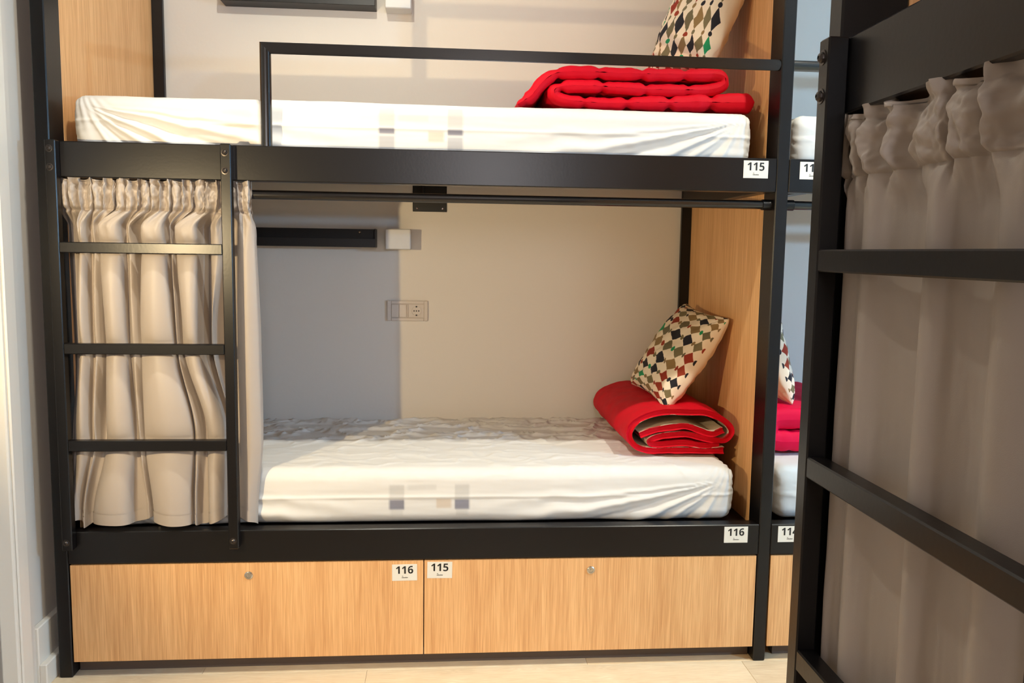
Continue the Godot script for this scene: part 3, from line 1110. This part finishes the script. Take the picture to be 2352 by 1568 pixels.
func quilt(label: String, at: Vector3, paths: Array, half: float, depth: float, stitch: float, end: float, two_tone: bool, puff: float, swell: Curve = null) -> Node3D:
	var o := thing("folded_quilt", label, "quilt", at)
	var k := 0
	for p in paths:
		if two_tone:
			put("quilt_cover", strip(p, half, 0.0, -depth, stitch, end, 1, puff, k * 5.0), M.quilt_red, o)
			put("quilt_lining", strip(p, half, 0.0, -depth, stitch, end, -1, puff, k * 5.0), M.quilt_lining, o, "cream lining inside the fold")
		else:
			put("quilt_cover", strip(p, half, 0.0, -depth, stitch, end, 0, puff, k * 5.0, swell), M.quilt_red if swell else M.quilt_pink, o)
		k += 1
	return o


# corners: near bottom, near top, far bottom, far top
func cushion(label: String, nb: Vector3, nt: Vector3, fb: Vector3, ft: Vector3, thick: float, turn := false) -> void:
	var c := (nb + nt + fb + ft) / 4.0
	var a := (nt + ft - nb - fb) / 4.0
	var b := (fb + ft - nb - nt) / 4.0
	var n := a.cross(b).normalized()
	if n.y < 0.0:
		n = -n
	var o := thing("cushion", label, "cushion", c)
	var m := 48
	for s in [1.0, -1.0]:
		var pts := PackedVector3Array()
		var uvs := PackedVector2Array()
		for j in m + 1:
			for i in m + 1:
				var u := sin((i / float(m) - 0.5) * PI)
				var v := sin((j / float(m) - 0.5) * PI)
				var hu := 1.0 - u * u
				var hv := 1.0 - v * v
				var h := pow(hu * hv, 0.37)
				var wr := nz.get_noise_2d(u * 2.6 + s, v * 2.6) * 0.012 * h
				var pin := 0.004 * sin(atan2(1.05 - absf(u), 1.05 - absf(v)) * 16.0) * (1.0 - h) * smoothstep(0.0, 0.3, h)
				pts.append(a * v * (1.0 - 0.075 * hu * v * v) + b * u * (1.0 - 0.075 * hv * u * u) + n * s * (thick * h + wr + pin))
				var uu := lerpf(u, (i / float(m) - 0.5) * 2.0, 0.92)
				var vv := lerpf(v, (j / float(m) - 0.5) * 2.0, 0.92)
				uvs.append(Vector2(0.5 + 0.5 * vv, 0.5 + 0.5 * uu) if turn else Vector2(0.5 + 0.5 * uu, 0.5 - 0.5 * vv))
		var front: bool = s > 0.0
		put("front_cover" if front else "back_cover", sheet(pts, m + 1, m + 1, uvs, PackedColorArray(), n.dot(b.cross(a)) * s < 0.0), M.cushion_print if front else M.cushion_plain, o, "printed front with coloured diamonds" if front else "plain cream back")


func bedding() -> void:
	mattress(0.075, 1.579, 1.742, 0.3, [0.74, 0.72, 0.685], "white sheeted mattress on the facing bunk's upper bed, under the folded red quilt", true)
	mattress(0.070, 0.448, 0.622, 1.0, [0.74, 0.72, 0.685], "white sheeted mattress on the facing bunk's lower bed, creased along the wall", true)
	mattress(2.235, 1.579, 1.742, 0.3, [0.74, 0.73, 0.70], "white mattress end above sticker 113, right of the shared post", false)
	mattress(2.235, 0.448, 0.622, 0.6, [0.70, 0.73, 0.73], "pale mattress end above sticker 114, under a hot pink quilt", false)  # sheet colour tinted cool, carrying the bluish light on this bunk
	# lower bunk: rolled, with its cream lining showing in the fold
	var outer := [Vector2(2.105, 0.640), Vector2(2.02, 0.638), Vector2(1.92, 0.6365), Vector2(1.845, 0.638), Vector2(1.800, 0.652), Vector2(1.776, 0.688), Vector2(1.790, 0.728), Vector2(1.835, 0.755), Vector2(1.90, 0.770), Vector2(1.98, 0.768), Vector2(2.04, 0.768), Vector2(2.10, 0.744), Vector2(2.128, 0.706), Vector2(2.108, 0.674), Vector2(2.05, 0.676), Vector2(1.97, 0.693), Vector2(1.90, 0.692), Vector2(1.852, 0.680), Vector2(1.848, 0.662), Vector2(1.88, 0.656), Vector2(1.96, 0.664), Vector2(2.03, 0.656), Vector2(2.09, 0.655)]
	var inner := [Vector2(2.10, 0.712), Vector2(2.06, 0.698), Vector2(2.02, 0.708), Vector2(1.97, 0.722), Vector2(1.91, 0.716), Vector2(1.85, 0.703), Vector2(1.815, 0.690)]
	for l in [outer, inner]:
		for i in l.size():
			l[i] -= Vector2(1.95, 0.628)
	quilt("red quilt rolled with cream lining showing, on the facing lower mattress", Vector3(1.95, 0.636, -0.20), [outer, inner], 0.0100, 0.64, 5.0, 0.012, true, 0.0)
	cushion("cushion with a diamond print leaning on the rolled quilt of the facing lower bunk", Vector3(1.915, 0.772, -0.265), Vector3(2.140, 1.087, -0.31), Vector3(1.888, 0.800, -0.68), Vector3(2.105, 1.113, -0.70), 0.070)
	# upper bunk: folded in three
	var fold := [Vector2(2.110, 1.779), Vector2(2.0, 1.775), Vector2(1.80, 1.769), Vector2(1.62, 1.768), Vector2(1.525, 1.775), Vector2(1.492, 1.796), Vector2(1.53, 1.815), Vector2(1.65, 1.816), Vector2(1.82, 1.812), Vector2(1.97, 1.812), Vector2(2.03, 1.832), Vector2(2.02, 1.862), Vector2(1.93, 1.862), Vector2(1.75, 1.858), Vector2(1.58, 1.858), Vector2(1.50, 1.850), Vector2(1.455, 1.822), Vector2(1.425, 1.785), Vector2(1.395, 1.764)]
	for i in fold.size():
		fold[i] -= Vector2(1.80, 1.752)
	var fat := Curve.new()
	fat.max_value = 2.0
	fat.add_point(Vector2(0, 0.55))
	fat.add_point(Vector2(0.09, 0.30))
	fat.add_point(Vector2(0.22, 0.0))
	fat.add_point(Vector2(1, 0.0))
	quilt("puffy red quilt folded in three on the facing upper mattress", Vector3(1.80, 1.759, -0.13), [fold], 0.020, 0.62, 0.135, 0.022, false, 0.40, fat)
	cushion("cushion with a diamond print above the folded quilt of the facing upper bunk", Vector3(2.02, 1.905, -0.22), Vector3(2.105, 2.29, -0.20), Vector3(1.865, 1.905, -0.60), Vector3(2.08, 2.28, -0.64), 0.085, true)
	# the next bunk on the right
	var two := [Vector2(2.62, 0.667), Vector2(2.50, 0.667), Vector2(2.36, 0.667), Vector2(2.285, 0.672), Vector2(2.262, 0.702), Vector2(2.285, 0.738), Vector2(2.36, 0.744), Vector2(2.50, 0.744), Vector2(2.61, 0.742)]
	for i in two.size():
		two[i] -= Vector2(2.42, 0.63)
	quilt("hot pink quilt folded thick on the lower mattress above sticker 114", Vector3(2.42, 0.637, -0.20), [two], 0.038, 0.62, 0.30, 0.03, false, 0.12)
	cushion("cushion with a diamond print on the hot pink quilt, above sticker 114", Vector3(2.365, 0.790, -0.275), Vector3(2.265, 1.16, -0.27), Vector3(2.39, 0.80, -0.67), Vector3(2.28, 1.16, -0.67), 0.06)
